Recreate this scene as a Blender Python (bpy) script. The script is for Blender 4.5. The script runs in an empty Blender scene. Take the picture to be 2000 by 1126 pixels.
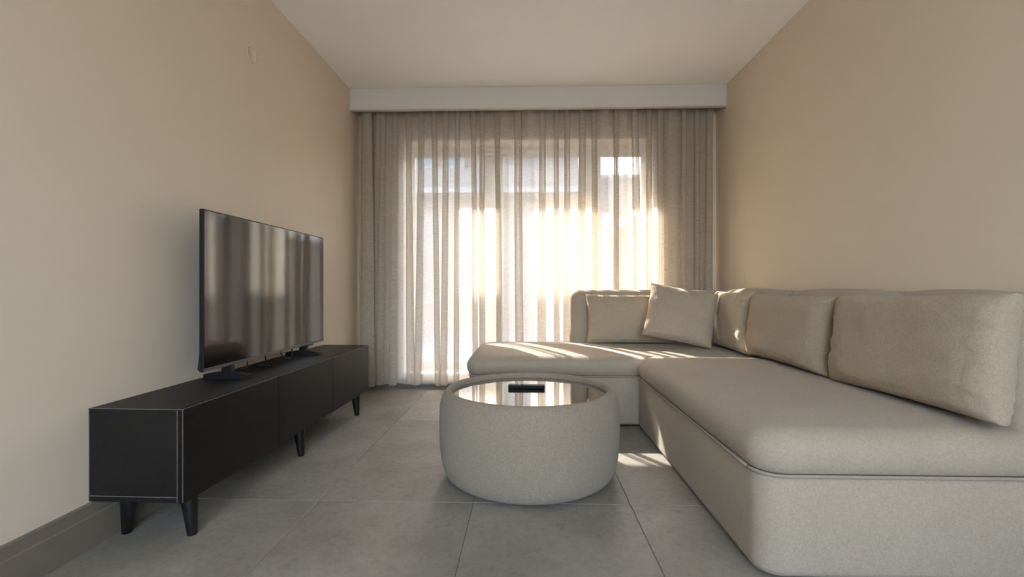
import bpy, bmesh, math, random
from mathutils import Vector, Matrix, noise

# ------------------------------------------------------------------ camera, sky, sun, daylight, exposure
S = bpy.context.scene
COL = S.collection
F_PX = 940.0                         # focal length in pixels of the 2000 px wide frame
cam_d = bpy.data.cameras.new('camera')
cam_d.sensor_width = 36.0
cam_d.lens = 36.0 * F_PX / 2000.0
cam_d.shift_y = -2.0 / 2000.0
cam_d.clip_start = 0.02
cam = bpy.data.objects.new('camera', cam_d)
COL.objects.link(cam)
cam.location = (0, 0, 0.87)
cam.rotation_euler = (math.radians(90), 0, math.atan(29 / F_PX))
S.camera = cam

SUN_EL = math.radians(37.0)
SUN_AZ = math.radians(32.0)          # sun rays run 32 degrees to the right of straight into the room
world = bpy.data.worlds.new('sky')
S.world = world
world.use_nodes = True
wn = world.node_tree.nodes
wl = world.node_tree.links
wn.clear()
w_out = wn.new('ShaderNodeOutputWorld')
w_bg = wn.new('ShaderNodeBackground')
w_sky = wn.new('ShaderNodeTexSky')
w_sky.sky_type = 'NISHITA'
w_sky.sun_disc = False
w_sky.sun_elevation = SUN_EL
w_sky.sun_rotation = -SUN_AZ
w_sky.air_density = 1.0
w_sky.dust_density = 6.0
w_bg.inputs['Strength'].default_value = 1.7
wl.new(w_sky.outputs['Color'], w_bg.inputs['Color'])
wl.new(w_bg.outputs['Background'], w_out.inputs['Surface'])

sun_d = bpy.data.lights.new('sun', 'SUN')
sun_d.energy = 22.0
sun_d.angle = math.radians(0.53)
sun_d.color = (1.0, 0.975, 0.94)
sun = bpy.data.objects.new('sun', sun_d)
COL.objects.link(sun)
ray = Vector((math.sin(SUN_AZ) * math.cos(SUN_EL), -math.cos(SUN_AZ) * math.cos(SUN_EL), -math.sin(SUN_EL)))
sun.rotation_euler = ray.to_track_quat('-Z', 'Y').to_euler()
sun.location = (-6, 12, 9)

def daylight(name, loc, rot, sx, sy, energy, color):
    d = bpy.data.lights.new(name, 'AREA')
    d.shape = 'RECTANGLE'
    d.size, d.size_y, d.energy, d.color = sx, sy, energy, color
    o = bpy.data.objects.new(name, d)
    COL.objects.link(o)
    o.location, o.rotation_euler = loc, rot
    return o
# daylight that enters by the window in the wall behind the camera
daylight('daylight_rear_window', (0.1, -2.46, 1.45), (math.radians(90), 0, 0), 2.3, 1.9, 39.5, (0.81, 0.89, 1.0))

S.view_settings.view_transform = 'Standard'
S.view_settings.look = 'None'
S.view_settings.gamma = 1.0
S.view_settings.use_curve_mapping = False
S.view_settings.exposure = 1.44
cy = S.cycles
cy.use_denoising = True
cy.max_bounces = 12
cy.diffuse_bounces = 6
cy.glossy_bounces = 5
cy.transmission_bounces = 8
cy.transparent_max_bounces = 18
cy.sample_clamp_indirect = 6.0
cy.caustics_reflective = False
cy.caustics_refractive = False

# ------------------------------------------------------------------ room measures
XL, XR = -1.466, 1.617
YB, YF = 4.17, -2.35
ZC = 2.515

# ------------------------------------------------------------------ materials
def srgb(r, g, b):
    f = lambda c: (c / 255 / 12.92) if c / 255 <= 0.04045 else ((c / 255 + 0.055) / 1.055) ** 2.4
    return (f(r), f(g), f(b), 1.0)

class NT:
    def __init__(self, name):
        self.m = bpy.data.materials.new(name)
        self.m.use_nodes = True
        self.n = self.m.node_tree.nodes
        self.l = self.m.node_tree.links
        self.n.clear()
        self.out = self.n.new('ShaderNodeOutputMaterial')
    def node(self, t, **kw):
        x = self.n.new(t)
        for k, v in kw.items():
            setattr(x, k, v)
        return x
    def link(self, a, b):
        self.l.new(a, b)
    def coords(self, scale=(1, 1, 1)):
        tc = self.node('ShaderNodeTexCoord')
        mp = self.node('ShaderNodeMapping')
        mp.inputs['Scale'].default_value = scale
        self.link(tc.outputs['Object'], mp.inputs['Vector'])
        return mp.outputs['Vector']
    def noise(self, vec, scale, detail=3.0, rough=0.55):
        x = self.node('ShaderNodeTexNoise')
        x.inputs['Scale'].default_value = scale
        x.inputs['Detail'].default_value = detail
        x.inputs['Roughness'].default_value = rough
        if vec is not None:
            self.link(vec, x.inputs['Vector'])
        return x.outputs['Fac']
    def ramp(self, fac, stops):
        x = self.node('ShaderNodeValToRGB')
        e = x.color_ramp.elements
        while len(e) < len(stops):
            e.new(0.5)
        for i, (p, c) in enumerate(stops):
            e[i].position, e[i].color = p, c
        self.link(fac, x.inputs['Fac'])
        return x.outputs['Color']
    def mix(self, fac, a, b, blend='MIX'):
        x = self.node('ShaderNodeMix', data_type='RGBA', blend_type=blend)
        for s, v in ((x.inputs[0], fac), (x.inputs[6], a), (x.inputs[7], b)):
            if hasattr(v, 'is_output'):
                self.link(v, s)
            else:
                s.default_value = v
        return x.outputs[2]
    def math(self, op, a, b):
        x = self.node('ShaderNodeMath', operation=op)
        for s, v in ((x.inputs[0], a), (x.inputs[1], b)):
            if hasattr(v, 'is_output'):
                self.link(v, s)
            else:
                s.default_value = v
        return x.outputs[0]
    def bump(self, h, strength, dist):
        x = self.node('ShaderNodeBump')
        x.inputs['Strength'].default_value = strength
        x.inputs['Distance'].default_value = dist
        self.link(h, x.inputs['Height'])
        return x.outputs['Normal']
    def principled(self, color, rough=0.5, normal=None, spec=0.5, metal=0.0, sheen=0.0, ior=None):
        p = self.node('ShaderNodeBsdfPrincipled')
        for key, v in (('Base Color', color), ('Roughness', rough)):
            if hasattr(v, 'is_output'):
                self.link(v, p.inputs[key])
            else:
                p.inputs[key].default_value = v
        p.inputs['Specular IOR Level'].default_value = spec
        p.inputs['Metallic'].default_value = metal
        if sheen:
            p.inputs['Sheen Weight'].default_value = sheen
            p.inputs['Sheen Roughness'].default_value = 0.6
        if ior:
            p.inputs['IOR'].default_value = ior
        if normal is not None:
            self.link(normal, p.inputs['Normal'])
        self.link(p.outputs['BSDF'], self.out.inputs['Surface'])
        return p

def plain(name, col, rough=0.5, spec=0.5, var=0.06, scale=30.0, metal=0.0, bump=0.0):
    t = NT(name)
    v = t.coords()
    n = t.noise(v, scale, 4)
    dark = tuple(c * (1 - var) for c in col[:3]) + (1,)
    lite = tuple(min(1, c * (1 + var)) for c in col[:3]) + (1,)
    c = t.ramp(n, [(0.3, dark), (0.7, lite)])
    nrm = t.bump(t.noise(v, scale * 6, 3), bump, 0.002) if bump else None
    t.principled(c, rough, nrm, spec, metal)
    return t.m

def paint(name, col):
    t = NT(name)
    v = t.coords()
    big = t.noise(v, 1.3, 3)
    fine = t.noise(v, 260, 3)
    d = tuple(c * 0.97 for c in col[:3]) + (1,)
    c = t.ramp(big, [(0.3, d), (0.7, col)])
    t.principled(c, 0.62, t.bump(fine, 0.12, 0.0012), 0.35)
    return t.m

def fabric(name, col, weave=520.0, bumpiness=0.55, contrast=0.16):
    t = NT(name)
    v = t.coords()
    fine = t.noise(v, weave, 2, 0.6)
    mid = t.noise(v, weave * 0.30, 3, 0.6)
    patch = t.noise(v, 5.0, 3)
    dk = tuple(c * (1 - 1.5 * contrast) for c in col[:3]) + (1,)
    lt = tuple(min(1, c * (1 + 1.5 * contrast)) for c in col[:3]) + (1,)
    c1 = t.ramp(fine, [(0.32, dk), (0.68, lt)])
    c2 = t.ramp(mid, [(0.30, tuple(c * (1 - contrast) for c in col[:3]) + (1,)), (0.70, tuple(min(1, c * (1 + contrast)) for c in col[:3]) + (1,))])
    c = t.mix(0.45, c1, c2)
    c3 = t.ramp(patch, [(0.3, (0.95, 0.95, 0.95, 1)), (0.7, (1, 1, 1, 1))])
    c = t.mix(1.0, c, c3, 'MULTIPLY')
    h = t.math('ADD', t.math('MULTIPLY', fine, 0.6), t.math('MULTIPLY', mid, 0.6))
    t.principled(c, 0.92, t.bump(h, bumpiness, 0.004), 0.15, sheen=0.12)
    return t.m

def sheer(name, col, see, trans):
    t = NT(name)
    v = t.coords((1.0, 1.0, 14.0))
    slub = t.noise(v, 22.0, 4, 0.65)
    v2 = t.coords((260.0, 260.0, 1.5))
    warp = t.noise(v2, 1.0, 2, 0.5)
    dk = tuple(c * 0.84 for c in col[:3]) + (1,)
    c = t.ramp(slub, [(0.35, dk), (0.62, col)])
    dif = t.node('ShaderNodeBsdfDiffuse')
    trl = t.node('ShaderNodeBsdfTranslucent')
    t.link(c, dif.inputs['Color'])
    t.link(c, trl.inputs['Color'])
    m1 = t.node('ShaderNodeMixShader')
    m1.inputs[0].default_value = trans
    t.link(dif.outputs[0], m1.inputs[1])
    t.link(trl.outputs[0], m1.inputs[2])
    tr = t.node('ShaderNodeBsdfTransparent')
    tr.inputs['Color'].default_value = (1.0, 0.985, 0.96, 1)
    m2 = t.node('ShaderNodeMixShader')
    f = t.math('MULTIPLY', t.math('ADD', t.math('MULTIPLY', slub, -0.9), 1.45), see)
    f = t.math('MULTIPLY', f, t.math('ADD', t.math('MULTIPLY', warp, 0.5), 0.75))
    t.link(f, m2.inputs[0])
    t.link(m1.outputs[0], m2.inputs[1])
    t.link(tr.outputs[0], m2.inputs[2])
    t.link(m2.outputs[0], t.out.inputs['Surface'])
    return t.m

def clear_glass(name):
    t = NT(name)
    n = t.noise(t.coords(), 3.0, 2)
    tr = t.node('ShaderNodeBsdfTransparent')
    t.link(t.ramp(n, [(0.3, (0.945, 0.950, 0.950, 1)), (0.7, (0.955, 0.960, 0.960, 1))]), tr.inputs['Color'])
    gl = t.node('ShaderNodeBsdfGlossy')
    gl.inputs['Roughness'].default_value = 0.02
    m = t.node('ShaderNodeMixShader')
    m.inputs[0].default_value = 0.05
    t.link(tr.outputs[0], m.inputs[1])
    t.link(gl.outputs[0], m.inputs[2])
    t.link(m.outputs[0], t.out.inputs['Surface'])
    return t.m

def tile_mat():
    t = NT('concrete_tile')
    tc = t.node('ShaderNodeTexCoord')
    oi = t.node('ShaderNodeObjectInfo')
    geo = t.node('ShaderNodeNewGeometry')
    off = t.node('ShaderNodeVectorMath', operation='MULTIPLY_ADD')
    comb = t.node('ShaderNodeCombineXYZ')
    for i in range(3):
        t.link(oi.outputs['Random'], comb.inputs[i])
    t.link(comb.outputs[0], off.inputs[0])
    off.inputs[1].default_value = (17, 31, 9)
    t.link(geo.outputs['Position'], off.inputs[2])
    v = off.outputs[0]
    cloud = t.noise(v, 2.6, 6, 0.6)
    speck = t.noise(v, 38, 8, 0.72)
    grit = t.noise(v, 260, 2, 0.5)
    c1 = t.ramp(cloud, [(0.28, srgb(120, 114, 104)), (0.5, srgb(136, 130, 119)), (0.72, srgb(151, 145, 134))])
    c2 = t.ramp(speck, [(0.30, (0.72, 0.72, 0.71, 1)), (0.46, (0.97, 0.97, 0.97, 1)), (0.66, (1.08, 1.08, 1.07, 1))])
    c = t.mix(0.75, c1, c2, 'MULTIPLY')
    c4 = t.ramp(grit, [(0.3, (0.92, 0.92, 0.92, 1)), (0.7, (1.05, 1.05, 1.05, 1))])
    c = t.mix(1.0, c, c4, 'MULTIPLY')
    rg = t.ramp(speck, [(0.3, (0.55, 0.55, 0.55, 1)), (0.7, (0.40, 0.40, 0.40, 1))])
    t.principled(c, rg, t.bump(speck, 0.10, 0.002), 0.42)
    return t.m

M = {}
M['wall'] = paint('beige_wall_paint', srgb(211, 196, 175))
M['ceiling'] = paint('white_ceiling_paint', srgb(243, 240, 235))
M['pelmet'] = paint('white_pelmet_paint', srgb(204, 199, 191))
M['outer_wall'] = paint('outer_wall_render', srgb(205, 198, 188))
M['base'] = plain('grey_baseboard', srgb(118, 108, 95), 0.42, 0.5, 0.05, 18)
M['base_low'] = plain('dark_baseboard', srgb(92, 86, 78), 0.45, 0.5, 0.05, 18)
M['grout'] = plain('grout', srgb(104, 101, 95), 0.9, 0.2, 0.1, 80)
M['tile'] = tile_mat()
M['sofa'] = fabric('beige_sofa_fabric', srgb(158, 145, 127), 420, 0.6, 0.16)
M['cushion'] = fabric('beige_cushion_fabric', srgb(162, 147, 126), 380, 0.7, 0.17)
M['pouf'] = fabric('pouf_fabric', srgb(139, 127, 110), 400, 0.7, 0.22)
M['piping'] = fabric('piping_fabric', srgb(148, 137, 121), 600, 0.4, 0.1)
M['sheer'] = sheer('linen_sheer', srgb(208, 199, 185), 0.29, 0.44)
M['black_wood'] = plain('black_laminate', srgb(25, 22, 20), 0.45, 0.25, 0.25, 60, bump=0.06)
M['black_front'] = plain('black_laminate_front', srgb(22, 19, 18), 0.45, 0.18, 0.2, 60, bump=0.06)
M['black_leg'] = plain('black_leg', srgb(16, 16, 16), 0.35, 0.5, 0.2, 40)
M['edge'] = plain('pale_edge_line', srgb(112, 107, 102), 0.5, 0.4, 0.25, 45)
M['tv_body'] = plain('tv_plastic', srgb(17, 17, 18), 0.45, 0.3, 0.1, 50)
M['tv_bezel'] = plain('tv_bezel', srgb(74, 74, 76), 0.32, 0.5, 0.05, 50)
M['cable'] = plain('cable_rubber', srgb(14, 14, 14), 0.5, 0.4, 0.1, 50)
M['remote'] = plain('remote_plastic', srgb(12, 12, 12), 0.55, 0.12, 0.1, 50)
M['remote_key'] = plain('remote_key', srgb(70, 70, 70), 0.6, 0.2, 0.1, 80)
M['plinth'] = plain('dark_plinth', srgb(18, 16, 15), 0.7, 0.3, 0.1, 40)
M['frame'] = plain('white_window_frame', srgb(226, 224, 218), 0.4, 0.5, 0.02, 8)
M['sill'] = plain('white_sill', srgb(232, 231, 228), 0.35, 0.5, 0.03, 6)
M['glass'] = clear_glass('window_glass')
M['rail'] = plain('curtain_rail', srgb(225, 222, 216), 0.4, 0.5, 0.02, 8)
M['render_a'] = plain('pale_render', srgb(128, 123, 116), 0.9, 0.2, 0.05, 3)
M['render_b'] = plain('warm_render', srgb(128, 110, 96), 0.9, 0.2, 0.06, 3)
M['render_c'] = plain('white_render', srgb(160, 156, 150), 0.9, 0.2, 0.04, 3)
M['roof'] = plain('white_roof_sheet', srgb(238, 236, 230), 0.6, 0.3, 0.03, 6)
M['dark_pane'] = plain('far_window_glass', srgb(96, 104, 110), 0.08, 0.6, 0.1, 3)
M['paving'] = plain('pale_paving', srgb(104, 106, 108), 0.9, 0.2, 0.05, 2)

def tv_screen():
    t = NT('tv_screen')
    n = t.noise(t.coords(), 6.0, 2)
    c = t.ramp(n, [(0.3, (0.003, 0.003, 0.004, 1)), (0.7, (0.005, 0.005, 0.006, 1))])
    p = t.principled(c, 0.06, None, 0.5, ior=1.56)
    p.inputs['Anisotropic'].default_value = 0.0
    return t.m
M['screen'] = tv_screen()

def table_glass():
    t = NT('smoked_table_glass')
    n = t.noise(t.coords(), 5.0, 2)
    c = t.ramp(n, [(0.3, (0.012, 0.012, 0.012, 1)), (0.7, (0.016, 0.016, 0.016, 1))])
    p = t.principled(c, 0.03, None, 0.6, ior=1.8)
    p.inputs['Coat Weight'].default_value = 1.0
    p.inputs['Coat Roughness'].default_value = 0.02
    p.inputs['Coat IOR'].default_value = 1.6
    return t.m
M['table_glass'] = table_glass()

# ------------------------------------------------------------------ helpers
def link(name, me, mat, parent=None, smooth=False):
    o = bpy.data.objects.new(name, me)
    COL.objects.link(o)
    if mat is not None and not me.materials:
        me.materials.append(M[mat])
    if parent is not None:
        o.parent = parent
    if smooth:
        for p in me.polygons:
            p.use_smooth = True
    return o

def from_bm(name, bm, mat, parent=None, smooth=False):
    bmesh.ops.recalc_face_normals(bm, faces=bm.faces)
    me = bpy.data.meshes.new(name)
    bm.to_mesh(me)
    bm.free()
    return link(name, me, mat, parent, smooth)

def tag(o, label=None, cat=None, group=None, kind=None):
    if label: o['label'] = label
    if cat: o['category'] = cat
    if group: o['group'] = group
    if kind: o['kind'] = kind
    return o

def empty(name, loc=(0, 0, 0), rz=0.0, parent=None):
    o = bpy.data.objects.new(name, None)
    COL.objects.link(o)
    o.location = loc
    o.rotation_euler = (0, 0, rz)
    o.empty_display_size = 0.1
    if parent is not None:
        o.parent = parent
    return o

def add_box(bm, x0, x1, y0, y1, z0, z1):
    vs = [bm.verts.new((x, y, z)) for x in (x0, x1) for y in (y0, y1) for z in (z0, z1)]
    for f in ((0, 1, 3, 2), (4, 6, 7, 5), (0, 4, 5, 1), (2, 3, 7, 6), (0, 2, 6, 4), (1, 5, 7, 3)):
        bm.faces.new([vs[i] for i in f])
    return vs

def box(name, b, mat, parent=None, bevel=0.0, seg=2, smooth=False):
    bm = bmesh.new()
    add_box(bm, *b)
    bmesh.ops.recalc_face_normals(bm, faces=bm.faces)
    if bevel:
        bmesh.ops.bevel(bm, geom=bm.edges[:], offset=bevel, segments=seg, profile=0.5, affect='EDGES')
    return from_bm(name, bm, mat, parent, smooth)

def boxes(name, bs, mat, parent=None):
    bm = bmesh.new()
    for b in bs:
        add_box(bm, *b)
    return from_bm(name, bm, mat, parent)

def add_tube(bm, pts, r, seg=8):
    pts = [Vector(p) for p in pts]
    rings = []
    for i, p in enumerate(pts):
        d = (pts[min(i + 1, len(pts) - 1)] - pts[max(i - 1, 0)]).normalized()
        a = d.cross(Vector((0, 0, 1)))
        if a.length < 1e-3:
            a = d.cross(Vector((1, 0, 0)))
        a.normalize()
        b = d.cross(a).normalized()
        rr = r[i] if isinstance(r, (list, tuple)) else r
        rings.append([bm.verts.new(p + a * (rr * math.cos(2 * math.pi * k / seg)) + b * (rr * math.sin(2 * math.pi * k / seg))) for k in range(seg)])
    for i in range(len(rings) - 1):
        for k in range(seg):
            bm.faces.new((rings[i][k], rings[i][(k + 1) % seg], rings[i + 1][(k + 1) % seg], rings[i + 1][k]))
    bm.faces.new(rings[0][::-1])
    bm.faces.new(rings[-1])

def tube(name, pts, r, mat, parent=None, seg=8):
    bm = bmesh.new()
    add_tube(bm, pts, r, seg)
    return from_bm(name, bm, mat, parent, True)

def catmull(pts, n=8):
    pts = [Vector(p) for p in pts]
    out = []
    for i in range(len(pts) - 1):
        p0, p1, p2, p3 = pts[max(i - 1, 0)], pts[i], pts[i + 1], pts[min(i + 2, len(pts) - 1)]
        for k in range(n):
            t = k / n
            out.append(0.5 * ((2 * p1) + (p2 - p0) * t + (2 * p0 - 5 * p1 + 4 * p2 - p3) * t * t + (3 * p1 - p0 - 3 * p2 + p3) * t ** 3))
    out.append(pts[-1])
    return out

def rounded_outline(x0, x1, y0, y1, radii, seg=10, sub=10):
    """corner order: (x0,y0) (x1,y0) (x1,y1) (x0,y1); straight runs are subdivided"""
    cs = [(x0, y0, 1, 1, math.pi), (x1, y0, -1, 1, 1.5 * math.pi), (x1, y1, -1, -1, 0), (x0, y1, 1, -1, 0.5 * math.pi)]
    arcs = []
    for (cx, cyy, sx, sy, a0), r in zip(cs, radii):
        r = max(r, 0.002)
        ox, oy = cx + sx * r, cyy + sy * r
        arcs.append([(ox + r * math.cos(a0 + 0.5 * math.pi * k / seg), oy + r * math.sin(a0 + 0.5 * math.pi * k / seg)) for k in range(seg + 1)])
    out = []
    for i in range(4):
        out += arcs[i]
        a, b = arcs[i][-1], arcs[(i + 1) % 4][0]
        for k in range(1, sub):
            out.append((a[0] + (b[0] - a[0]) * k / sub, a[1] + (b[1] - a[1]) * k / sub))
    return out

def stack(name, rect, radii, prof, mat, parent=None, cap=True, jitter=None):
    """closed solid lofted over insets of a rounded rectangle; prof = [(inset, z), ...] from the bottom up"""
    bm = bmesh.new()
    rings = []
    x0, x1, y0, y1 = rect
    for ins, z in prof:
        ol = rounded_outline(x0 + ins, x1 - ins, y0 + ins, y1 - ins, [r - ins for r in radii])
        rings.append([bm.verts.new((p[0], p[1], z)) for p in ol])
    n = len(rings[0])
    for a, b in zip(rings[:-1], rings[1:]):
        for k in range(n):
            bm.faces.new((a[k], a[(k + 1) % n], b[(k + 1) % n], b[k]))
    bm.faces.new(rings[0][::-1])
    if cap:
        bm.faces.new(rings[-1])
    if jitter:
        for v in bm.verts:
            v.co += jitter(v.co)
    return from_bm(name, bm, mat, parent, True)

def lathe(name, prof, mat, parent=None, seg=96, mod=None):
    bm = bmesh.new()
    rings = []
    for r, z in prof:
        ring = []
        for k in range(seg):
            a = 2 * math.pi * k / seg
            rr = r + (mod(a, r, z) if mod else 0)
            ring.append(bm.verts.new((rr * math.cos(a), rr * math.sin(a), z)))
        rings.append(ring)
    for a, b in zip(rings[:-1], rings[1:]):
        for k in range(seg):
            bm.faces.new((a[k], a[(k + 1) % seg], b[(k + 1) % seg], b[k]))
    bm.faces.new(rings[0][::-1])
    bm.faces.new(rings[-1])
    return from_bm(name, bm, mat, parent, True)

# ------------------------------------------------------------------ room shell
def struct(o):
    o['kind'] = 'structure'
    return o

TH = 0.20
struct(box('wall_left', (XL - TH, XL, YF - TH, 4.45, 0, ZC + 0.1), 'wall'))
struct(box('wall_right', (XR, XR + TH, YF - TH, 4.45, 0, ZC + 0.1), 'wall'))
struct(box('ceiling', (XL - TH, XR + TH, YF - TH, 4.45, ZC, ZC + 0.15), 'ceiling'))
# back wall with the window opening
OX0, OX1, OZ0, OZ1 = -1.075, 1.085, 0.10, 2.15
YO = 4.45
struct(boxes('wall_back', [(XL, OX0, YB, YO, 0, ZC), (OX1, XR, YB, YO, 0, ZC), (OX0, OX1, YB, YO, OZ1, ZC), (OX0, OX1, YB, YO, 0, OZ0)], 'wall'))
struct(box('trim_1', (OX0, OX1, YB - 0.02, YO - 0.10, OZ0, OZ0 + 0.025), 'sill', bevel=0.004))
# wall behind the camera with its own window
struct(boxes('wall_front', [(XL, -1.15, YF - TH, YF, 0, ZC), (1.35, XR, YF - TH, YF, 0, ZC), (-1.15, 1.35, YF - TH, YF, 2.45, ZC), (-1.15, 1.35, YF - TH, YF, 0, 0.45)], 'wall'))
w2 = struct(empty('window_2', (0, 0, 0)))
boxes('window_frame', [(-1.15, 1.35, YF - 0.09, YF - 0.03, 0.45, 0.51), (-1.15, 1.35, YF - 0.09, YF - 0.03, 2.39, 2.45), (-1.15, -1.09, YF - 0.09, YF - 0.03, 0.51, 2.39),
                       (1.29, 1.35, YF - 0.09, YF - 0.03, 0.51, 2.39), (0.07, 0.13, YF - 0.09, YF - 0.03, 0.51, 2.39)], 'frame', w2)

for gx0, gx1 in ((-1.09, 0.07), (0.13, 1.29)):
    box('pane', (gx0, gx1, YF - 0.063, YF - 0.057, 0.51, 2.39), 'glass', w2)

# floor: grout bed and single tiles
floor = struct(box('floor', (XL - 0.02, XR + 0.02, YF, 4.25, -0.06, -0.002), 'grout'))
TX, TY, G = 0.6315, 1.187, 0.0028
tiles = {}
def tile_mesh(w, l):
    key = (round(w, 4), round(l, 4))
    if key not in tiles:
        bm = bmesh.new()
        add_box(bm, 0, w, 0, l, -0.012, 0.0)
        bmesh.ops.recalc_face_normals(bm, faces=bm.faces)
        top = [e for e in bm.edges if all(abs(v.co.z) < 1e-6 for v in e.verts)]
        bmesh.ops.bevel(bm, geom=top, offset=0.0012, segments=1, affect='EDGES')
        me = bpy.data.meshes.new('tile')
        bmesh.ops.recalc_face_normals(bm, faces=bm.faces)
        bm.to_mesh(me)
        bm.free()
        me.materials.append(M['tile'])
        tiles[key] = me
    return tiles[key]
i0 = -3
for i in range(-3, 3):
    xa, xb = 0.415 + i * TX, 0.415 + (i + 1) * TX
    xa, xb = max(xa, XL), min(xb, XR)
    if xb - xa < 0.03:
        continue
    for j in range(-5, 3):
        ya, yb = 1.943 + j * TY, 1.943 + (j + 1) * TY
        ya, yb = max(ya, YF), min(yb, YB)
        if yb - ya < 0.03:
            continue
        o = link('tile', tile_mesh(xb - xa - G, yb - ya - G), None, floor)
        o.location = (xa + G / 2, ya + G / 2, 0)

# baseboards: lower board with a sloped upper lip
def baseboard(name, p0, p1, nrm, h, mat):
    p0, p1, nrm = Vector(p0), Vector(p1), Vector(nrm)
    bm = bmesh.new()
    sec = [(0, 0), (0.014, 0), (0.014, h * 0.70), (0.0105, h * 0.73), (0.0105, h * 0.985), (0.008, h), (0, h)]
    rings = [[bm.verts.new(p + nrm * d + Vector((0, 0, z))) for d, z in sec] for p in (p0, p1)]
    n = len(sec)
    for k in range(n):
        bm.faces.new((rings[0][k], rings[0][(k + 1) % n], rings[1][(k + 1) % n], rings[1][k]))
    bm.faces.new(rings[0][::-1]); bm.faces.new(rings[1])
    return struct(from_bm(name, bm, mat))
baseboard('baseboard_left', (XL, YF, 0), (XL, YB, 0), (1, 0, 0), 0.150, 'base')
baseboard('baseboard_right', (XR, YF, 0), (XR, YB, 0), (-1, 0, 0), 0.150, 'base')
baseboard('baseboard_back', (XL + 0.015, YB, 0), (XR - 0.015, YB, 0), (0, -1, 0), 0.052, 'base_low')

# curtain pelmet: board hung from the ceiling across the room
pel = struct(box('trim_2', (XL, XR, 3.941, 3.985, 2.335, ZC), 'pelmet', bevel=0.003, seg=1))
box('pelmet_lip', (XL, XR, 3.934, 3.941, 2.337, 2.349), 'pelmet', pel, bevel=0.002, seg=1)

# round blanking cover painted over on the left wall
bm = bmesh.new()
rings = []
for r, d in ((0.0430, 0.0), (0.0430, 0.0022), (0.0405, 0.0034), (0.0395, 0.0022), (0.001, 0.0026)):
    rings.append([bm.verts.new((XL + d, 2.520 + r * math.cos(2 * math.pi * k / 40), 2.112 + r * math.sin(2 * math.pi * k / 40))) for k in range(40)])
for a, b in zip(rings[:-1], rings[1:]):
    for k in range(40):
        bm.faces.new((a[k], a[(k + 1) % 40], b[(k + 1) % 40], b[k]))
bm.faces.new(rings[-1])
tag(from_bm('wall_cover', bm, 'wall', None, True), 'small round painted cover plate high on the left wall', 'cover plate')

# ------------------------------------------------------------------ window_1: three sliding sashes in a white frame
w1 = struct(empty('window_1', (0, 0, 0)))
FY0, FY1 = 4.37, 4.45
boxes('window_frame', [(OX0, OX1, FY0, FY1, OZ1 - 0.05, OZ1), (OX0, OX1, FY0, FY1, OZ0 + 0.0, OZ0 + 0.04), (OX0, OX0 + 0.028, FY0, FY1, OZ0 + 0.04, OZ1 - 0.05),
                       (OX1 - 0.028, OX1, FY0, FY1, OZ0 + 0.04, OZ1 - 0.05)], 'frame', w1)
def sash(x0, x1, gx0, gx1, yc, gz1=2.054):
    z0, z1 = OZ0 + 0.04, OZ1 - 0.05
    gz0 = 0.20
    s = boxes('sash', [(x0, x1, yc - 0.018, yc + 0.018, gz1, z1), (x0, x1, yc - 0.018, yc + 0.018, z0, gz0),
                       (x0, gx0, yc - 0.018, yc + 0.018, gz0, gz1), (gx1, x1, yc - 0.018, yc + 0.018, gz0, gz1)], 'frame', w1)
    box('pane', (gx0, gx1, yc - 0.003, yc + 0.003, gz0, gz1), 'glass', s)
    return s
sash(OX0 + 0.028, -0.33, OX0 + 0.052, -0.393, 4.392)
sash(-0.29, 0.54, -0.215, 0.475, 4.430, 2.060)
s3 = sash(0.58, OX1 - 0.028, 0.669, OX1 - 0.052, 4.392)
boxes('mullion', [(-0.33, -0.29, FY0, FY1, OZ0 + 0.04, OZ1 - 0.05), (0.54, 0.58, FY0, FY1, OZ0 + 0.04, OZ1 - 0.05)], 'frame', w1)
box('handle', (0.612, 0.632, 4.345, 4.374, 0.98, 1.12), 'rail', s3, bevel=0.004)

# ------------------------------------------------------------------ outside: added slab and side wall that limit the sun, ground, houses
struct(box('outdoor_ground', (-14, 14, 4.47, 30, -0.30, -0.12), 'paving'))
bal = struct(empty('sun_limit_shell', (0, 0, 0)))
box('sun_limit_slab', (-3.5, 4.0, 4.46, 5.50, 2.776, 2.96), 'render_c', bal)  # unseen slab, added to cut off the top of the sunlit curtain band
box('sun_limit_wall', (-1.67, -1.47, 4.46, 5.50, -0.12, 2.776), 'render_c', bal)  # out of view, added so the sun band on the curtain starts further right

def window_part(parent, x0, x1, z0, z1, y, mat='dark_pane'):
    f = boxes('window', [(x0, x1, y - 0.06, y, z1 - 0.07, z1), (x0, x1, y - 0.06, y, z0, z0 + 0.07), (x0, x0 + 0.07, y - 0.06, y, z0 + 0.07, z1 - 0.07), (x1 - 0.07, x1, y - 0.06, y, z0 + 0.07, z1 - 0.07)], 'render_c', parent)
    box('pane', (x0 + 0.07, x1 - 0.07, y - 0.03, y - 0.015, z0 + 0.07, z1 - 0.07), mat, f)
    return f

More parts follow.
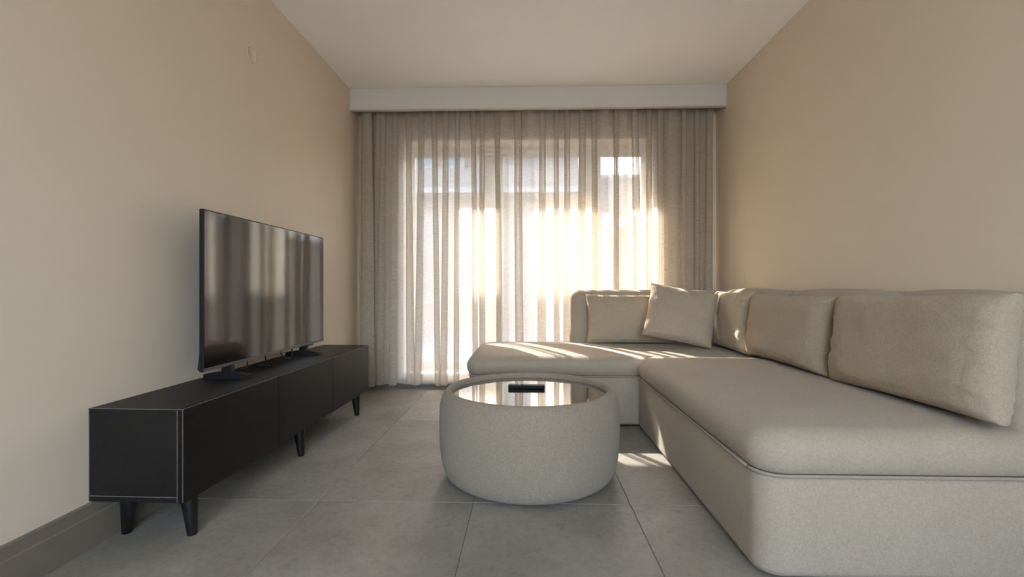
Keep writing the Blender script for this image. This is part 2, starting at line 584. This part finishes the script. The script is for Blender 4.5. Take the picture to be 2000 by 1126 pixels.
nb = empty('apartment_building', (-4.6, 11.0, -0.12))
tag(nb, 'pale apartment block across the yard behind the left and middle window panes', 'building')
def nbx(b):
    return (b[0] + 4.6, b[1] + 4.6, b[2] - 11.0, b[3] - 11.0, b[4] + 0.12, b[5] + 0.12)
box('wall', nbx((-10.5, 1.35, 11.0, 14.0, -0.12, 3.46)), 'render_a', nb)
box('upper_wall', nbx((-10.5, -1.2, 11.2, 14.0, 3.46, 6.75)), 'render_b', nb)
box('roof_slab', nbx((-10.7, -1.1, 11.0, 14.2, 6.75, 6.95)), 'render_c', nb)
box('balcony_band', nbx((-6.0, 1.30, 10.55, 11.0, 3.06, 3.50)), 'render_a', nb)
box('balcony_floor', nbx((-6.0, 1.30, 10.45, 11.0, 2.94, 3.06)), 'render_c', nb)
for x0, x1, z0, z1, y in ((-2.75, -2.15, 3.62, 5.4, 11.2), (-1.95, -1.45, 3.62, 5.4, 11.2), (-2.6, -1.9, 0.5, 2.5, 11.0), (-1.5, -0.9, 0.9, 2.3, 11.0),
                          (-0.25, 0.15, 0.2, 2.55, 11.0), (0.45, 0.95, 0.9, 2.3, 11.0), (-4.2, -3.3, 0.9, 2.4, 11.0), (-4.4, -3.2, 3.62, 5.4, 11.2)):
    q = nbx((x0, x1, y, y, z0, z1))
    window_part(nb, q[0], q[1], q[4], q[5], q[2])

rb = empty('roof_annex', (0.3, 12.2, 3.34))
tag(rb, 'grey rooftop annex with small windows behind the middle pane', 'building')
box('wall', (-1.3, 1.0, 0, 1.5, 0, 0.85), 'render_a', rb)
window_part(rb, -0.9, -0.4, 0.15, 0.6, 0.0)
window_part(rb, 0.1, 0.6, 0.15, 0.6, 0.0)

gh = empty('grey_house', (2.6, 11.0, -0.12))
tag(gh, 'plain grey flat roofed house behind the right window pane', 'building')
box('wall', (-1.15, 3.5, 0.3, 4.0, 0, 3.52), 'render_a', gh)
box('parapet', (-1.2, 3.6, 0.2, 0.45, 3.52, 3.60), 'render_c', gh)
tube('roof_antenna', [(0.15, 0.8, 3.5), (0.15, 0.8, 4.3)], 0.02, 'rail', gh)

sh = empty('garden_shed', (1.95, 8.0, -0.12))
tag(sh, 'low garden house with a white gabled roof behind the right window pane', 'shed')
bm = bmesh.new()
sec = [(-0.55, 0), (0.75, 0), (0.75, 1.90), (0.05, 2.24), (-0.55, 1.86)]
ra = [[bm.verts.new((x, y, z)) for x, z in sec] for y in (0, 1.6)]
for k in range(5):
    bm.faces.new((ra[0][k], ra[0][(k + 1) % 5], ra[1][(k + 1) % 5], ra[1][k]))
bm.faces.new(ra[0][::-1]); bm.faces.new(ra[1])
from_bm('wall', bm, 'render_b', sh)
for (xa, za), (xb, zb) in (((-0.72, 1.80), (0.06, 2.31)), ((0.06, 2.31), (0.92, 1.87))):
    bm = bmesh.new()
    vs = [bm.verts.new((x, y, z)) for y in (-0.25, 1.8) for x, z in ((xa, za), (xb, zb), (xb, zb + 0.09), (xa, za + 0.09))]
    for f in ((0, 1, 2, 3), (7, 6, 5, 4), (0, 4, 5, 1), (1, 5, 6, 2), (2, 6, 7, 3), (3, 7, 4, 0)):
        bm.faces.new([vs[i] for i in f])
    from_bm('roof_panel', bm, 'roof', sh)

# ------------------------------------------------------------------ curtain
curtain = empty('sheer_curtain', (0, 4.06, 0.04))
tag(curtain, 'beige linen sheer curtain hanging in soft folds across the whole window', 'curtain')
CZ0, CZ1 = 0.045, 2.47

def curtain_panel(xa, xb, folds, seed, yc=4.105, depth=(0.050, 0.068), width=(0.40, 0.48), wander=0.22, ends_front=True, flare=(0.0, 0.0), yb=0.0):
    """one width of fabric: flat stretches on the glass side, narrow pleats that stand out into the room"""
    rnd = random.Random(seed)
    R = rnd.uniform
    NZ = 40
    fs = []
    for k in range(folds):
        fs.append(dict(d0=depth[0] * R(0.8, 1.15), d1=depth[1] * R(0.6, 1.35), w0=width[0] * R(0.85, 1.15), w1=width[1] * R(0.7, 1.5),
                       l0=R(-0.14, 0.14), l1=R(-0.30, 0.30), c0=R(-0.04, 0.04), c1=R(-wander, wander), ph=R(0, 6.28), e=R(0.5, 1.1)))
    bm = bmesh.new()
    grid = []
    p = (xb - xa) / (folds - (0.30 if ends_front else 0.0))
    for iz in range(NZ + 1):
        t = iz / NZ
        z = CZ1 + (CZ0 - CZ1) * t
        pts = [Vector((xa + flare[0] * t, yc + yb * t, 0))]
        for k, f in enumerate(fs):
            q = t ** f['e']
            d = f['d0'] + (f['d1'] - f['d0']) * q
            w = (f['w0'] + (f['w1'] - f['w0']) * q) * p
            ln = (f['l0'] + (f['l1'] - f['l0']) * q) * p
            last = ends_front and k == folds - 1
            c = xa + (k + 0.70 + (0 if last else f['c0'] + (f['c1'] - f['c0']) * q)) * p
            c += 0.004 * math.sin(3.1 * t + f['ph'])
            c += (flare[0] * (1 - (k + 0.5) / folds) + flare[1] * (k + 0.5) / folds) * t
            y0 = yc + yb * t
            nk = 0.14 * w
            loop = [(c - 0.62 * w, 0.000), (c - nk, -0.10 * d), (c - nk + 0.35 * ln, -0.45 * d), (c - 0.50 * w + 0.85 * ln, -0.78 * d), (c - 0.26 * w + ln, -0.99 * d), (c + ln * 1.04, -1.04 * d)]
            if not last:
                loop += [(c + 0.26 * w + ln, -0.99 * d), (c + 0.50 * w + 0.85 * ln, -0.78 * d), (c + nk + 0.35 * ln, -0.45 * d), (c + nk, -0.10 * d), (c + 0.62 * w, 0.0)]
            if last:                                # the free edge runs out flat on the room side
                loop = [(c - 0.105, 0.0), (c - 0.085, -0.30 * 0.056), (c - 0.062, -0.85 * 0.056), (c - 0.040, -0.056), (c, -0.056)]
            pts += [Vector((x, y0 + y, 0)) for x, y in loop]
        if not ends_front:
            pts.append(Vector((xb + flare[1] * t, yc + yb * t, 0)))
        row = []
        for i, v in enumerate(catmull(pts, 3)):
            zz = z
            if iz == NZ:
                zz += 0.006 * math.sin(i * 0.31 + seed)
            wob = 0.0025 * noise.noise(Vector((v.x * 9, t * 5, seed)))
            row.append(bm.verts.new((v.x, v.y + wob - 4.06, zz - 0.04)))
        grid.append(row)
    for r0, r1 in zip(grid[:-1], grid[1:]):
        for k in range(len(r0) - 1):
            bm.faces.new((r0[k], r0[k + 1], r1[k + 1], r1[k]))
    return from_bm('fabric_panel', bm, 'sheer', curtain, True)

# neighbouring widths overlap by a hand's breadth less than the pleat depth, so slanting sun slips between them
curtain_panel(-1.450, -1.235, 2, 5, 4.120, (0.095, 0.125), (0.62, 0.70), 0.10, flare=(0.0, -0.02))
curtain_panel(-1.285, -0.155, 11, 8, wander=0.30)
curtain_panel(-0.164, 0.065, 2, 11)
curtain_panel(0.056, 0.685, 6, 14)
curtain_panel(0.676, 0.835, 2, 17, wander=0.1)
curtain_panel(0.825, 1.245, 4, 20)
curtain_panel(1.236, 1.548, 3, 23, 4.110, (0.055, 0.095), (0.40, 0.55), ends_front=False)
rail = box('curtain_rail', (XL + 0.01, XR - 0.01, 4.03, 4.11, 2.475, 2.51), 'rail')
tag(rail, 'white ceiling curtain rail hidden behind the pelmet', 'curtain rail')

# ------------------------------------------------------------------ corner sofa
sofa = empty('corner_sofa', (1.0, 2.6, 0.0))
tag(sofa, 'large beige L-shaped upholstered corner sofa along the right wall and window', 'sofa')
class Off:                                             # parts are written in room coordinates
    pass
def rel(o):
    o.location = (-1.0, -2.6, 0)
    return o

def seat_jit(seed, k=0.004):
    def f(co):
        n = noise.noise(Vector((co.x * 3 + seed, co.y * 3, co.z * 4)))
        return Vector((0, 0, n * k if co.z > 0.40 else 0)) + Vector((noise.noise(Vector((co.x * 5, co.y * 5, seed + 9))) * 0.002, 0, 0))
    return f

def seat_profile(z0, zt, bulge, crown):
    pr = [(0.012, z0), (0.0, z0 + 0.008), (-bulge * 0.7, z0 + 0.03), (-bulge, z0 + 0.055)]
    R = zt - (z0 + 0.055)
    for k in range(1, 11):
        a = 0.5 * math.pi * k / 10
        pr.append((-bulge + (R * 1.05) * (1 - math.cos(a)), z0 + 0.055 + R * math.sin(a)))
    i0 = pr[-1][0]
    for k in range(1, 7):
        q = k / 6
        pr.append((i0 + 0.30 * q, zt + crown * math.sin(q * math.pi / 2)))
    return pr

BR = [(0.03, 0.014), (0.004, 0.018), (0.0, 0.034), (0.0, 0.18), (0.0, 0.302), (0.006, 0.312)]
# chaise along the window
rel(stack('chaise_base', (-0.365, 1.595, 3.015, 3.885), (0.05, 0.01, 0.05, 0.06), BR, 'sofa', sofa))
rel(stack('chaise_seat', (-0.372, 1.59, 3.010, 3.885), (0.07, 0.02, 0.06, 0.16), seat_profile(0.318, 0.440, 0.012, 0.012), 'sofa', sofa, jitter=seat_jit(2.0)))
# long seat along the right wall
rel(stack('long_base', (0.690, 1.595, 1.442, 3.005), (0.075, 0.05, 0.01, 0.03), BR, 'sofa', sofa))
rel(stack('long_seat', (0.684, 1.59, 1.436, 3.000), (0.085, 0.05, 0.02, 0.10), seat_profile(0.318, 0.448, 0.012, 0.018), 'sofa', sofa, jitter=seat_jit(5.0)))
def piping(name, rect, radii, z, r):
    ol = rounded_outline(*rect, radii, seg=8, sub=6)
    bm = bmesh.new()
    pts = [Vector((x, y, z)) for x, y in ol]
    pts.append(pts[0])
    add_tube(bm, pts, r, 6)
    return rel(from_bm(name, bm, 'piping', sofa, True))
piping('piping', (0.686, 1.597, 1.438, 3.003), (0.080, 0.05, 0.01, 0.03), 0.3155, 0.0055)
piping('piping', (-0.369, 1.597, 3.012, 3.887), (0.055, 0.01, 0.05, 0.06), 0.3155, 0.0050)
rel(box('plinth', (0.74, 1.57, 1.50, 2.99, 0.0, 0.016), 'plinth', sofa))
rel(box('plinth', (-0.32, 1.57, 3.05, 3.85, 0.0, 0.016), 'plinth', sofa))
# backrest along the window: a thick upholstered wing
def soft_block(name, b, bevel, seg, bulge, seed, mat='sofa', cuts=10):
    bm = bmesh.new()
    add_box(bm, *b)
    bmesh.ops.recalc_face_normals(bm, faces=bm.faces)
    bmesh.ops.bevel(bm, geom=bm.edges[:], offset=bevel, segments=seg, profile=0.5, affect='EDGES')
    long = [e for e in bm.edges if (e.verts[0].co - e.verts[1].co).length > 0.25]
    bmesh.ops.subdivide_edges(bm, edges=long, cuts=cuts, use_grid_fill=True)
    cx, cyy, cz = (b[0] + b[1]) / 2, (b[2] + b[3]) / 2, (b[4] + b[5]) / 2
    hx, hy, hz = (b[1] - b[0]) / 2, (b[3] - b[2]) / 2, (b[5] - b[4]) / 2
    for v in bm.verts:
        u, w, t = (v.co.x - cx) / hx, (v.co.y - cyy) / hy, (v.co.z - cz) / hz
        nz = noise.noise(Vector((v.co.x * 4 + seed, v.co.y * 4, v.co.z * 4)))
        v.co.x += bulge[0] * u * (1 - w * w) * (1 - t * t) + nz * 0.002
        v.co.y += bulge[1] * w * (1 - u * u) * (1 - t * t) + nz * 0.002
        v.co.z += bulge[2] * t * (1 - u ** 4) * (1 - w * w)
    return rel(from_bm(name, bm, mat, sofa, True))
soft_block('window_backrest', (0.338, 1.595, 3.735, 3.885, 0.33, 0.846), 0.062, 7, (0.0, 0.012, 0.006), 1.0)
# backrest along the right wall: rail and three padded sections
soft_block('back_rail', (1.525, 1.606, 1.452, 3.80, 0.10, 0.853), 0.034, 5, (0, 0, 0), 2.0)
for ya, yb, sd in ((2.755, 3.70, 3.0), (1.985, 2.75, 4.0), (1.458, 1.98, 5.0)):
    soft_block('back_pad', (1.452, 1.560, ya, yb, 0.40, 0.850), 0.052, 7, (0.010, 0.003, 0.014), sd)

# ------------------------------------------------------------------ cushions
def pillow(name, w, h, t, loc, rot, mat, seed, pu=5.0, pv=4.0, ex=0.42, pinch=0.035, wr=0.004, puff=None, seam=True):
    """w along local x, h along local z, thickness along local y; local origin at the middle"""
    NUU, NVV = 56, 44
    g = lambda q: math.sin(q * math.pi / 2) * 0.72 + q * 0.28
    bm = bmesh.new()
    sides = []
    for side in (-1, 1):
        rows = []
        for j in range(NVV + 1):
            v = g(2 * j / NVV - 1)
            row = []
            for i in range(NUU + 1):
                u = g(2 * i / NUU - 1)
                if side == 1 and (i in (0, NUU) or j in (0, NVV)):
                    row.append(sides[0][j][i])
                    continue
                th = (max(0, 1 - abs(u) ** pu) * max(0, 1 - abs(v) ** pv)) ** ex
                x = w / 2 * u * (1 - pinch * (1 - v * v) * abs(u) ** 3)
                z = h / 2 * v * (1 - pinch * (1 - u * u) * abs(v) ** 3)
                n1 = noise.noise(Vector((u * 2.2 + seed, v * 2.2, side * 3.1)))
                ed = max(abs(u), abs(v))
                n2 = noise.noise(Vector((u * 9 + seed * 2, v * 9, side * 1.7))) * (ed ** 4)
                fold = math.sin((v if abs(u) > abs(v) else u) * 17 + seed + 2.5 * n1) * max(0, ed - 0.72) * (1 - ed) * 4.0
                y = side * (t / 2 * th * (1 + 0.10 * n1) + th * wr * (2.0 * n2 + 1.2 * fold))
                if puff:
                    y += side * puff(u, v)
                row.append(bm.verts.new((x, y, z)))
            rows.append(row)
        sides.append(rows)
    for si, rows in enumerate(sides):
        for j in range(NVV):
            for i in range(NUU):
                q = (rows[j][i], rows[j][i + 1], rows[j + 1][i + 1], rows[j + 1][i])
                bm.faces.new(q if si == 0 else q[::-1])
    if not seam:
        root = from_bm(name, bm, mat, None, True)
        root.location = loc
        root.rotation_euler = rot
        return root
    root = empty(name, loc)
    root.rotation_euler = rot
    cov = from_bm('cover', bm, mat, root, True)
    if seam:
        pts = []
        for i in range(NUU + 1): pts.append((i, 0))
        for j in range(1, NVV + 1): pts.append((NUU, j))
        for i in range(NUU - 1, -1, -1): pts.append((i, NVV))
        for j in range(NVV - 1, -1, -1): pts.append((0, j))
        co = []
        for i, j in pts:
            u, v = g(2 * i / NUU - 1), g(2 * j / NVV - 1)
            co.append(Vector((w / 2 * u * (1 - pinch * (1 - v * v) * abs(u) ** 3), 0, h / 2 * v * (1 - pinch * (1 - u * u) * abs(v) ** 3))))
        b2 = bmesh.new()
        add_tube(b2, co, 0.0026, 6)
        from_bm('seam', b2, 'piping', root, True)
    return root

RZ = math.radians(90)
def side_cushion(name, yc, length, seed, lean, x_bot, zb, h, t, turn=0.0):
    """back cushion standing along the right wall: face towards -X"""
    # local x -> world -Y after a 90 degree turn, local y (front = -) -> world ... front faces -X
    c = math.cos(lean)
    xc = x_bot + t / 2 + math.sin(lean) * h / 2
    zc = zb + c * h / 2
    rot = Matrix.Rotation(-RZ + turn, 4, 'Z') @ Matrix.Rotation(-lean, 4, 'X')
    return pillow(name, length, h, t, (xc, yc, zc), rot.to_euler(), 'cushion', seed, 6.5, 5.0, 0.40, 0.045, 0.008, seam=False)
p5 = side_cushion('back_cushion', 1.812, 0.775, 4.2, math.radians(7), 1.292, 0.462, 0.388, 0.155)
p5.rotation_euler.rotate_axis('Y', math.radians(-1.2))
tag(p5, 'largest nearest beige back cushion at the right edge of the sofa', 'cushion', 'loose back cushions on the sofa')
p4 = side_cushion('back_cushion', 2.610, 0.785, 7.9, math.radians(7), 1.292, 0.462, 0.372, 0.155)
tag(p4, 'middle beige back cushion along the right wall, between nearest and corner cushions', 'cushion', 'loose back cushions on the sofa')
p3 = side_cushion('back_cushion', 3.302, 0.585, 12.4, math.radians(6), 1.295, 0.452, 0.395, 0.15)
tag(p3, 'beige back cushion in the sofa corner with a sun patch at its foot', 'cushion', 'loose back cushions on the sofa')
rot1 = Matrix.Rotation(math.radians(-4), 4, 'X')
p1 = pillow('back_cushion', 0.80, 0.372, 0.14, (0.845, 3.655, 0.447 + 0.185), rot1.to_euler(), 'cushion', 17.3, 6.0, 4.5, 0.40, 0.045, 0.008, seam=False)
tag(p1, 'beige back cushion leaning on the window-side backrest, left of the throw pillow', 'cushion', 'loose back cushions on the sofa')
rot2 = Matrix.Rotation(math.radians(-10), 4, 'Z') @ Matrix.Rotation(math.radians(-20), 4, 'X') @ Matrix.Rotation(math.radians(11), 4, 'Y')
p2 = pillow('throw_pillow', 0.455, 0.39, 0.16, (1.070, 3.395, 0.680), rot2.to_euler(), 'cushion', 21.7, 3.6, 3.2, 0.48, 0.03, 0.006)
tag(p2, 'square beige throw pillow with sun patch, tilted in the sofa corner', 'pillow')

# ------------------------------------------------------------------ round pouf coffee table
pf = empty('pouf_table', (0.010, 2.265, 0.0))
tag(pf, 'round beige upholstered drum coffee table with inset dark glass top', 'coffee table')
seams = [math.radians(a) for a in (62, 95, 118, 20, 150, 200, 245, 300, 340)]
def rim_mod(a, r, z):
    if z < 0.36 or r < 0.35:
        return 0.0
    d = 0.0
    for s in seams:
        q = (a - s + math.pi) % (2 * math.pi) - math.pi
        d -= 0.0060 * math.exp(-(q / 0.015) ** 2)
    return d * max(0, min(1, (z - 0.36) / 0.03))
prof = [(0.30, 0.010), (0.352, 0.010), (0.372, 0.015), (0.388, 0.030), (0.400, 0.058), (0.410, 0.105), (0.4155, 0.160), (0.417, 0.215), (0.4175, 0.265),
        (0.4165, 0.310), (0.4135, 0.340), (0.407, 0.366), (0.398, 0.385), (0.387, 0.398), (0.377, 0.4035), (0.3675, 0.4025), (0.362, 0.397), (0.3585, 0.388), (0.357, 0.372), (0.357, 0.360)]
lathe('upholstered_body', prof, 'pouf', pf, 400, rim_mod)
lathe('glass_top', [(0.350, 0.370), (0.3565, 0.371), (0.3565, 0.3795), (0.355, 0.381), (0.2, 0.381), (0.02, 0.381)], 'table_glass', pf, 96).data.polygons.foreach_set('use_smooth', [False] * (96 * 5 + 2))
lathe('base_plinth', [(0.29, 0.0), (0.295, 0.002), (0.295, 0.011), (0.28, 0.012)], 'plinth', pf, 64)

# remote control on the glass
rm = empty('remote_control', (-0.002, 2.335, 0.3812), math.radians(-1.5))
tag(rm, 'slim black remote control lying on the glass table top', 'remote control')
box('case', (-0.088, 0.088, -0.020, 0.020, 0.0, 0.017), 'remote', rm, bevel=0.004)
for i in range(6):
    for j in range(3):
        box('button', (-0.079 + i * 0.015, -0.070 + i * 0.015, -0.013 + j * 0.010, -0.006 + j * 0.010, 0.0165, 0.0195), 'remote_key', rm)

# ------------------------------------------------------------------ television console
CW, CL, CZB, CZT = 0.325, 1.79, 0.156, 0.466
con = empty('tv_console', (XL + 0.002, 1.564, 0.0), math.radians(-0.9))
tag(con, 'long low black television console with three fronts and tapered legs', 'tv console')
DT = 0.018
box('top_panel', (0.0, CW - DT, 0.0, CL, CZT - 0.018, CZT), 'black_wood', con)
box('bottom_panel', (0.0, CW - DT, 0.0, CL, CZB, CZB + 0.018), 'black_wood', con)
for y0 in (0.0, CL - 0.018):
    box('side_panel', (0.0, CW - DT - 0.001, y0 + (0.0015 if y0 == 0 else 0), y0 + 0.018 - (0 if y0 == 0 else 0.0015), CZB + 0.018, CZT - 0.018), 'black_wood', con)
box('back_panel', (0.002, 0.006, 0.018, CL - 0.018, CZB + 0.018, CZT - 0.018), 'black_wood', con)
dl = CL / 3
for k in range(3):
    d = box('door', (CW - DT + 0.001, CW, k * dl + 0.0012, (k + 1) * dl - 0.0012, CZB - 0.004, CZT), 'black_front', con, bevel=0.0008, seg=1)
    box('edge_line', (CW - 0.0004, CW + 0.0003, k * dl + 0.0016, (k + 1) * dl - 0.0016, CZT - 0.0014, CZT + 0.0003), 'edge', d)
e = 0.0011
boxes('edge_line', [(0.0, CW, -0.0003, e, CZT - 0.0009, CZT + 0.0003), (0.0, CW - DT, -0.0003, e, CZB + 0.0172, CZB + 0.0190),
                    (-0.0003, 0.0022, -0.0003, e, CZB, CZT), (CW - DT - 0.0012, CW - DT + 0.0004, -0.0003, e, CZB, CZT - 0.004), (CW - 0.0010, CW + 0.0003, 0.0009, 0.0020, CZB, CZT)], 'edge', con)
leg_me = None
def leg(x, y, out):
    bm = bmesh.new()
    add_tube(bm, [(x, y, CZB), (x + out * 0.004, y, CZB - 0.03), (x + out * 0.014, y, 0.004), (x + out * 0.014, y, 0.0)], [0.031, 0.028, 0.0165, 0.0155], 20)
    return from_bm('leg', bm, 'black_leg', con, True)
for y in (0.105, 0.90, 1.685):
    leg(CW - 0.058, y, 1)
    leg(0.055, y, -1)

# ------------------------------------------------------------------ television
tv = empty('television', (-1.333, 2.515, 0.466))
tag(tv, 'large flat black television standing on two feet on the console', 'television')
T0, T1, TZ0, TZ1 = 1.932 - 2.515, 3.098 - 2.515, 0.522 - 0.466, 1.193 - 0.466
box('panel', (-0.010, 0.008, T0, T1, TZ0, TZ1), 'tv_body', tv, bevel=0.002, seg=1)
box('screen', (0.0075, 0.0092, T0 + 0.005, T1 - 0.005, TZ0 + 0.015, TZ1 - 0.005), 'screen', tv)
box('bottom_bezel', (0.006, 0.0105, T0 + 0.002, T1 - 0.002, TZ0 + 0.001, TZ0 + 0.014), 'tv_bezel', tv)
bm = bmesh.new()
vs = [bm.verts.new(c) for c in ((-0.010, T0 + 0.01, TZ0), (-0.010, T1 - 0.01, TZ0), (-0.010, T1 - 0.05, TZ0 + 0.36), (-0.010, T0 + 0.05, TZ0 + 0.36),
                                (-0.045, T0 + 0.04, TZ0 + 0.004), (-0.045, T1 - 0.04, TZ0 + 0.004), (-0.040, T1 - 0.09, TZ0 + 0.32), (-0.040, T0 + 0.09, TZ0 + 0.32))]
for f in ((3, 2, 1, 0), (4, 5, 6, 7), (0, 1, 5, 4), (1, 2, 6, 5), (2, 3, 7, 6), (3, 0, 4, 7)):
    bm.faces.new([vs[i] for i in f])
from_bm('rear_housing', bm, 'tv_body', tv)
box('sensor', (-0.002, 0.008, T1 - 0.20, T1 - 0.15, TZ0 - 0.006, TZ0), 'tv_body', tv)
for yf in (2.112 - 2.515, 2.842 - 2.515):
    bm = bmesh.new()
    sec = [(-0.105, 0.0), (0.098, 0.0), (0.098, 0.015), (0.022, 0.030), (-0.026, 0.030), (-0.105, 0.018)]
    rr = [[bm.verts.new((x, yf + d, z)) for x, z in sec] for d in (-0.016, 0.016)]
    n = len(sec)
    for k in range(n):
        bm.faces.new((rr[0][k], rr[0][(k + 1) % n], rr[1][(k + 1) % n], rr[1][k]))
    bm.faces.new(rr[0][::-1]); bm.faces.new(rr[1])
    ft = from_bm('foot', bm, 'tv_body', tv)
    box('post', (-0.024, 0.020, yf - 0.013, yf + 0.013, 0.026, TZ0 + 0.004), 'tv_body', ft)
cz = 0.0045
tube('cable', catmull([(-0.03, -0.21, TZ0 + 0.03), (-0.028, -0.212, 0.03), (-0.035, -0.22, 0.010), (-0.06, -0.25, cz), (-0.10, -0.30, cz)]), 0.0032, 'cable', tv)
tube('cable', catmull([(-0.03, -0.05, TZ0 + 0.03), (-0.02, -0.06, 0.03), (0.005, -0.08, 0.008), (0.012, -0.10, cz), (-0.02, -0.13, 0.012), (-0.07, -0.11, cz)]), 0.0036, 'cable', tv)
tube('cable', catmull([(-0.03, 0.10, TZ0 + 0.03), (-0.02, 0.10, 0.035), (0.0, 0.12, 0.010), (0.0, 0.16, 0.007), (-0.02, 0.22, 0.030), (-0.03, 0.23, TZ0 + 0.03)]), 0.0036, 'cable', tv)
